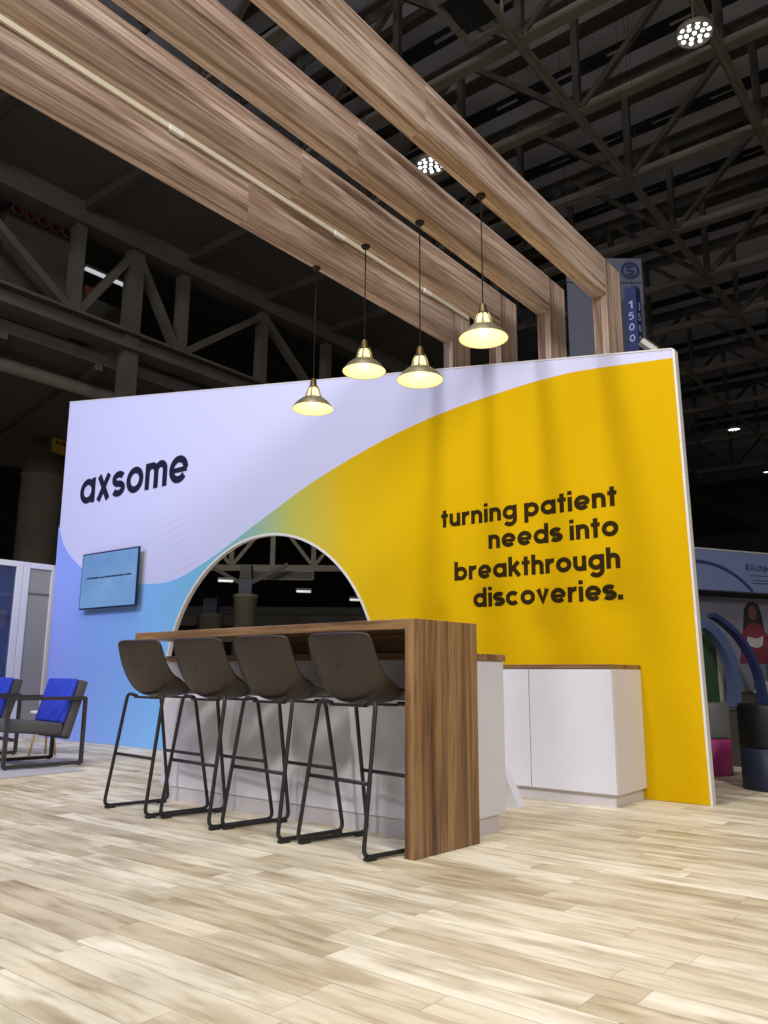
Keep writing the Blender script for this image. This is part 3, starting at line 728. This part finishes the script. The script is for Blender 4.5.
MB().prism([(cxp+.01+-.01+.075*math.cos(2*PI*k/20), 1.70+.105*math.sin(2*PI*k/20)) for k in range(20)], .294, .296).build('face_print', M['skin'], t)
MB().prism([(cxp+x, z) for x, z in ((-.3, 1.0), (-.22, 1.42), (-.1, 1.53), (0, 1.56), (.12, 1.53), (.25, 1.4), (.34, 1.0))], .292, .294).build('top_print', M['red'], t)
MB().prism([(cxp+x, z) for x, z in ((-.16, 1.25), (-.13, 1.37), (.03, 1.34), (.16, 1.38), (.14, 1.25), (.03, 1.21))], .289, .292).build('paper_print', M['paper'], t)
for a in (-.17, .18): MB().prism([(cxp+a+.05*math.cos(2*PI*k/14), 1.27+.03*math.sin(2*PI*k/14)) for k in range(14)], .287, .289).build('hand_print', M['skin'], t)
t = booth('booth_arch', 'tall steel blue curved arch beside the yellow wall edge', 'arch')
MB().ribbon(arc(-.62, .75, .82, -58, 62, 36), .13, -.32, -.20).build('outer_band', M['arch_blue'], t)
MB().ribbon(arc(-.36, .5, 1.17, -22, 70, 36), .06, -.18, -.06).build('rear_band', M['fascia_dark'], t)
t = booth('divider_panel', 'narrow dark green panel beside the yellow wall edge', 'panel')
MB().box(-.6, .0, 0, .26, .05, 1.36).build('board', M['green'], t)
MB().box(.2, -.02, 0, .26, -.001, 1.36).build('edge', M['frost'], t)
t = booth('booth_post', 'slim grey post in the neighbouring booth', 'post')
MB().box(.45, .12, 0, .52, .19, 1.10).box(.41, .08, 0, .56, .23, .02).build('post', M['frost'], t)
t = booth('printer', 'small grey printer on the dark counter of the neighbouring booth', 'printer')
MB().box(1.09, .08, .641, 1.2, .25, .76).build('case', M['frost'], t, bevel=.01)
MB().box(1.2, .08, .66, 1.27, .25, .75).build('tray', M['paper'], t, bevel=.01)
t = booth('booth_counter', 'dark counter behind the ottomans in the neighbouring booth', 'counter')
MB().box(1.08, .06, .60, 3, .28, .64).build('top', M['frost'], t)
MB().box(1.1, .08, 0, 3, .27, .60).build('body', M['hall_dark'], t)
t = booth('cyan_display', 'bright cyan display panel at the right edge', 'panel')
MB().box(1.28, .10, .655, 1.9, .14, 1.06).build('face', M['cyan'], t)
MB().box(1.5, .08, .64, 1.6, .16, .654).build('foot', M['frost'], t)

def ottoman(loc, r, h1, h2, top, low, label):
    t = thing('ottoman', label, 'ottoman', loc, 0, None)
    MB().lathe([(0, .0), (r*.97, .0), (r, .015), (r, h1-.005), (0, h1-.005)], n=36).build('base', low, t, True).data
    MB().lathe([(0, h1), (r*1.0, h1), (r*1.01, h1+.02), (r*1.01, h2-.03), (r*.96, h2), (0, h2)], n=36).build('seat', top, t, True)
ottoman((-2.22, 7.28, 0), .175, .303, .596, M['ottgrey'], M['pink'], 'grey over magenta ottoman right behind the yellow wall edge')
ottoman((-1.545, 6.65, 0), .25, .304, .613, M['ottblack'], M['navy'], 'black over navy round ottoman at the right edge')
tag(MB().box(-.16, -.16, 0, .16, .16, .5).box(-.17, -.17, .5, .17, .17, .53).build('low_table', M['hall_dark'], loc=(-2.2, 8.2, 0), bevel=.01), 'low dark table between the two ottomans', 'table')

# hanging banners behind the wooden post
M['banner'] = mat('grey_banner_cloth', srgb(92, 94, 108), .7, vary=.05)
t = thing('hanging_banner', 'large grey hanging banner with a round mark behind the wooden posts', 'banner', frame(4.1, 13.75, 0), BR)
MB().box(-.72, -.02, 5.6, .69, .02, 8.5).build('cloth', M['banner'], t)
MB().ribbon(arc(.47, 8.25, .15, 0, 360, 28)[:-1], .055, -.026, -.021, True).ribbon([(.55, 8.33), (.43, 8.33), (.42, 8.25), (.53, 8.24), (.52, 8.17), (.40, 8.17)], .045, -.028, -.021).build('round_mark', M['fascia_dark'], t)
MB().box(-.72, -.024, 7.99, .69, -.021, 8.015).build('seam_line', M['fascia_dark'], t)
for x in (-.68, .65): MB().tube([(x, 0, 8.5), (x, 0, 14.6)], .004, 6).build('cable', M['black'], t)
t = thing('aisle_marker', 'narrow blue hanging aisle marker with white numbers above the wall corner', 'sign', frame(4.47, 13.2, 0), BR+PI/4+.08)
M['aisle'] = mat('aisle_blue', srgb(38, 54, 108), .6, vary=.05)
SB = .21
MB().box(0, 0, 5.4, SB, SB, 7.68).build('box', M['aisle'], t)
M['numw'] = mat('number_white', srgb(176, 186, 216), .6, vary=.03)
side = Matrix(((0, 1, 0, 0), (-1, 0, 0, SB), (0, 0, 1, 0), (0, 0, 0, 1)))
for k, ch in enumerate('1500'):
    lettering(ch, .05, .16, 7.24-k*.21, .10, -.001, .22, 0, M['numw'], t, 'number', .003)
    lettering(ch, .05, .16, 7.26-k*.21, .10, -.001, .22, 0, M['numw'], t, 'number', .003, side)
MB().tube([(SB/2, SB/2, 7.68), (SB/2, SB/2, 14.6)], .004, 6).build('cable', M['black'], t)
t = thing('spotlight', 'small beige fixture peeking over the top right corner of the wall', 'fixture', frame(3.86, 11.0, 5.56), BR)
R = Matrix.Rotation(.65, 4, 'Y')
MB().box(-.13, -.06, -.04, .13, .06, .04, R).build('housing', M['trim'], t, bevel=.01)
MB().box(-.135, -.065, .041, .135, .065, .055, R).build('heat_sink', M['hall_steel'], t)
MB().tube([(0, 0, .05), (0, 0, 8.9)], .004, 6).build('stem', M['black'], t)

# ------------------------------------------------------------------ lights
def area(loc, aim, size, power, col, name):
    L = bpy.data.lights.new(name, 'AREA'); L.shape = 'DISK'; L.size = size; L.energy = power; L.color = col
    o = bpy.data.objects.new(name, L); COL.objects.link(o); o.location = loc
    o.rotation_euler = (Vector(aim)-Vector(loc)).to_track_quat('-Z', 'Y').to_euler(); return o
area((-3.3, -8, 13), (-4, 4, 1), 1.05, 1000, (1, .97, .95), 'hall_lamp_front')
area((6.0, -3.5, 8.5), (-3, 3.5, 1), 3, 1050, (1, .965, .95), 'hall_lamp_right')
area((-10, -5, 10), (-6, 4, 1), 4, 330, (.72, .78, 1), 'hall_lamp_left')
area((-9.4, .3, 4.6), (-8.2, 5.5, 1.6), .8, 110, (.46, .50, 1), 'blue_wash')
area((-2, 1, 10), (-3, 2.5, 0), 4, 450, (1, .97, .92), 'hall_lamp_top')
area(frame(-5, 23.5, 6.5), frame(-4, 33, 3.5), 2, 190, (1, .96, .9), 'arch_hall_fill')  # added fill light brightening the columns and truss behind the arch, no fixture
w = bpy.data.worlds.new('world'); SC.world = w; w.use_nodes = True
w.node_tree.nodes['Background'].inputs[0].default_value = (.75, .8, 1, 1); w.node_tree.nodes['Background'].inputs[1].default_value = .10

# ------------------------------------------------------------------ camera
cam = bpy.data.cameras.new('camera'); co = bpy.data.objects.new('camera', cam); COL.objects.link(co); SC.camera = co
cam.sensor_fit = 'VERTICAL'; cam.sensor_height = 36; cam.lens = 798.675/1024*36; cam.clip_start = .02; cam.clip_end = 300
yaw, pit, rol = .671843916, .201473356, -.00715098
f = Vector((-math.sin(yaw)*math.cos(pit), math.cos(yaw)*math.cos(pit), math.sin(pit)))
r = Vector((math.cos(yaw), math.sin(yaw), 0)); dn = f.cross(r)
r2 = math.cos(rol)*r+math.sin(rol)*dn; d2 = -math.sin(rol)*r+math.cos(rol)*dn
co.matrix_world = Matrix(((r2.x, -d2.x, -f.x, 0), (r2.y, -d2.y, -f.y, 0), (r2.z, -d2.z, -f.z, .805), (0, 0, 0, 1)))

vs_ = SC.view_settings
vs_.view_transform = 'Standard'; vs_.look = 'None'; vs_.gamma = 1; vs_.use_curve_mapping = False; vs_.exposure = -.1
SC.display_settings.display_device = 'sRGB'
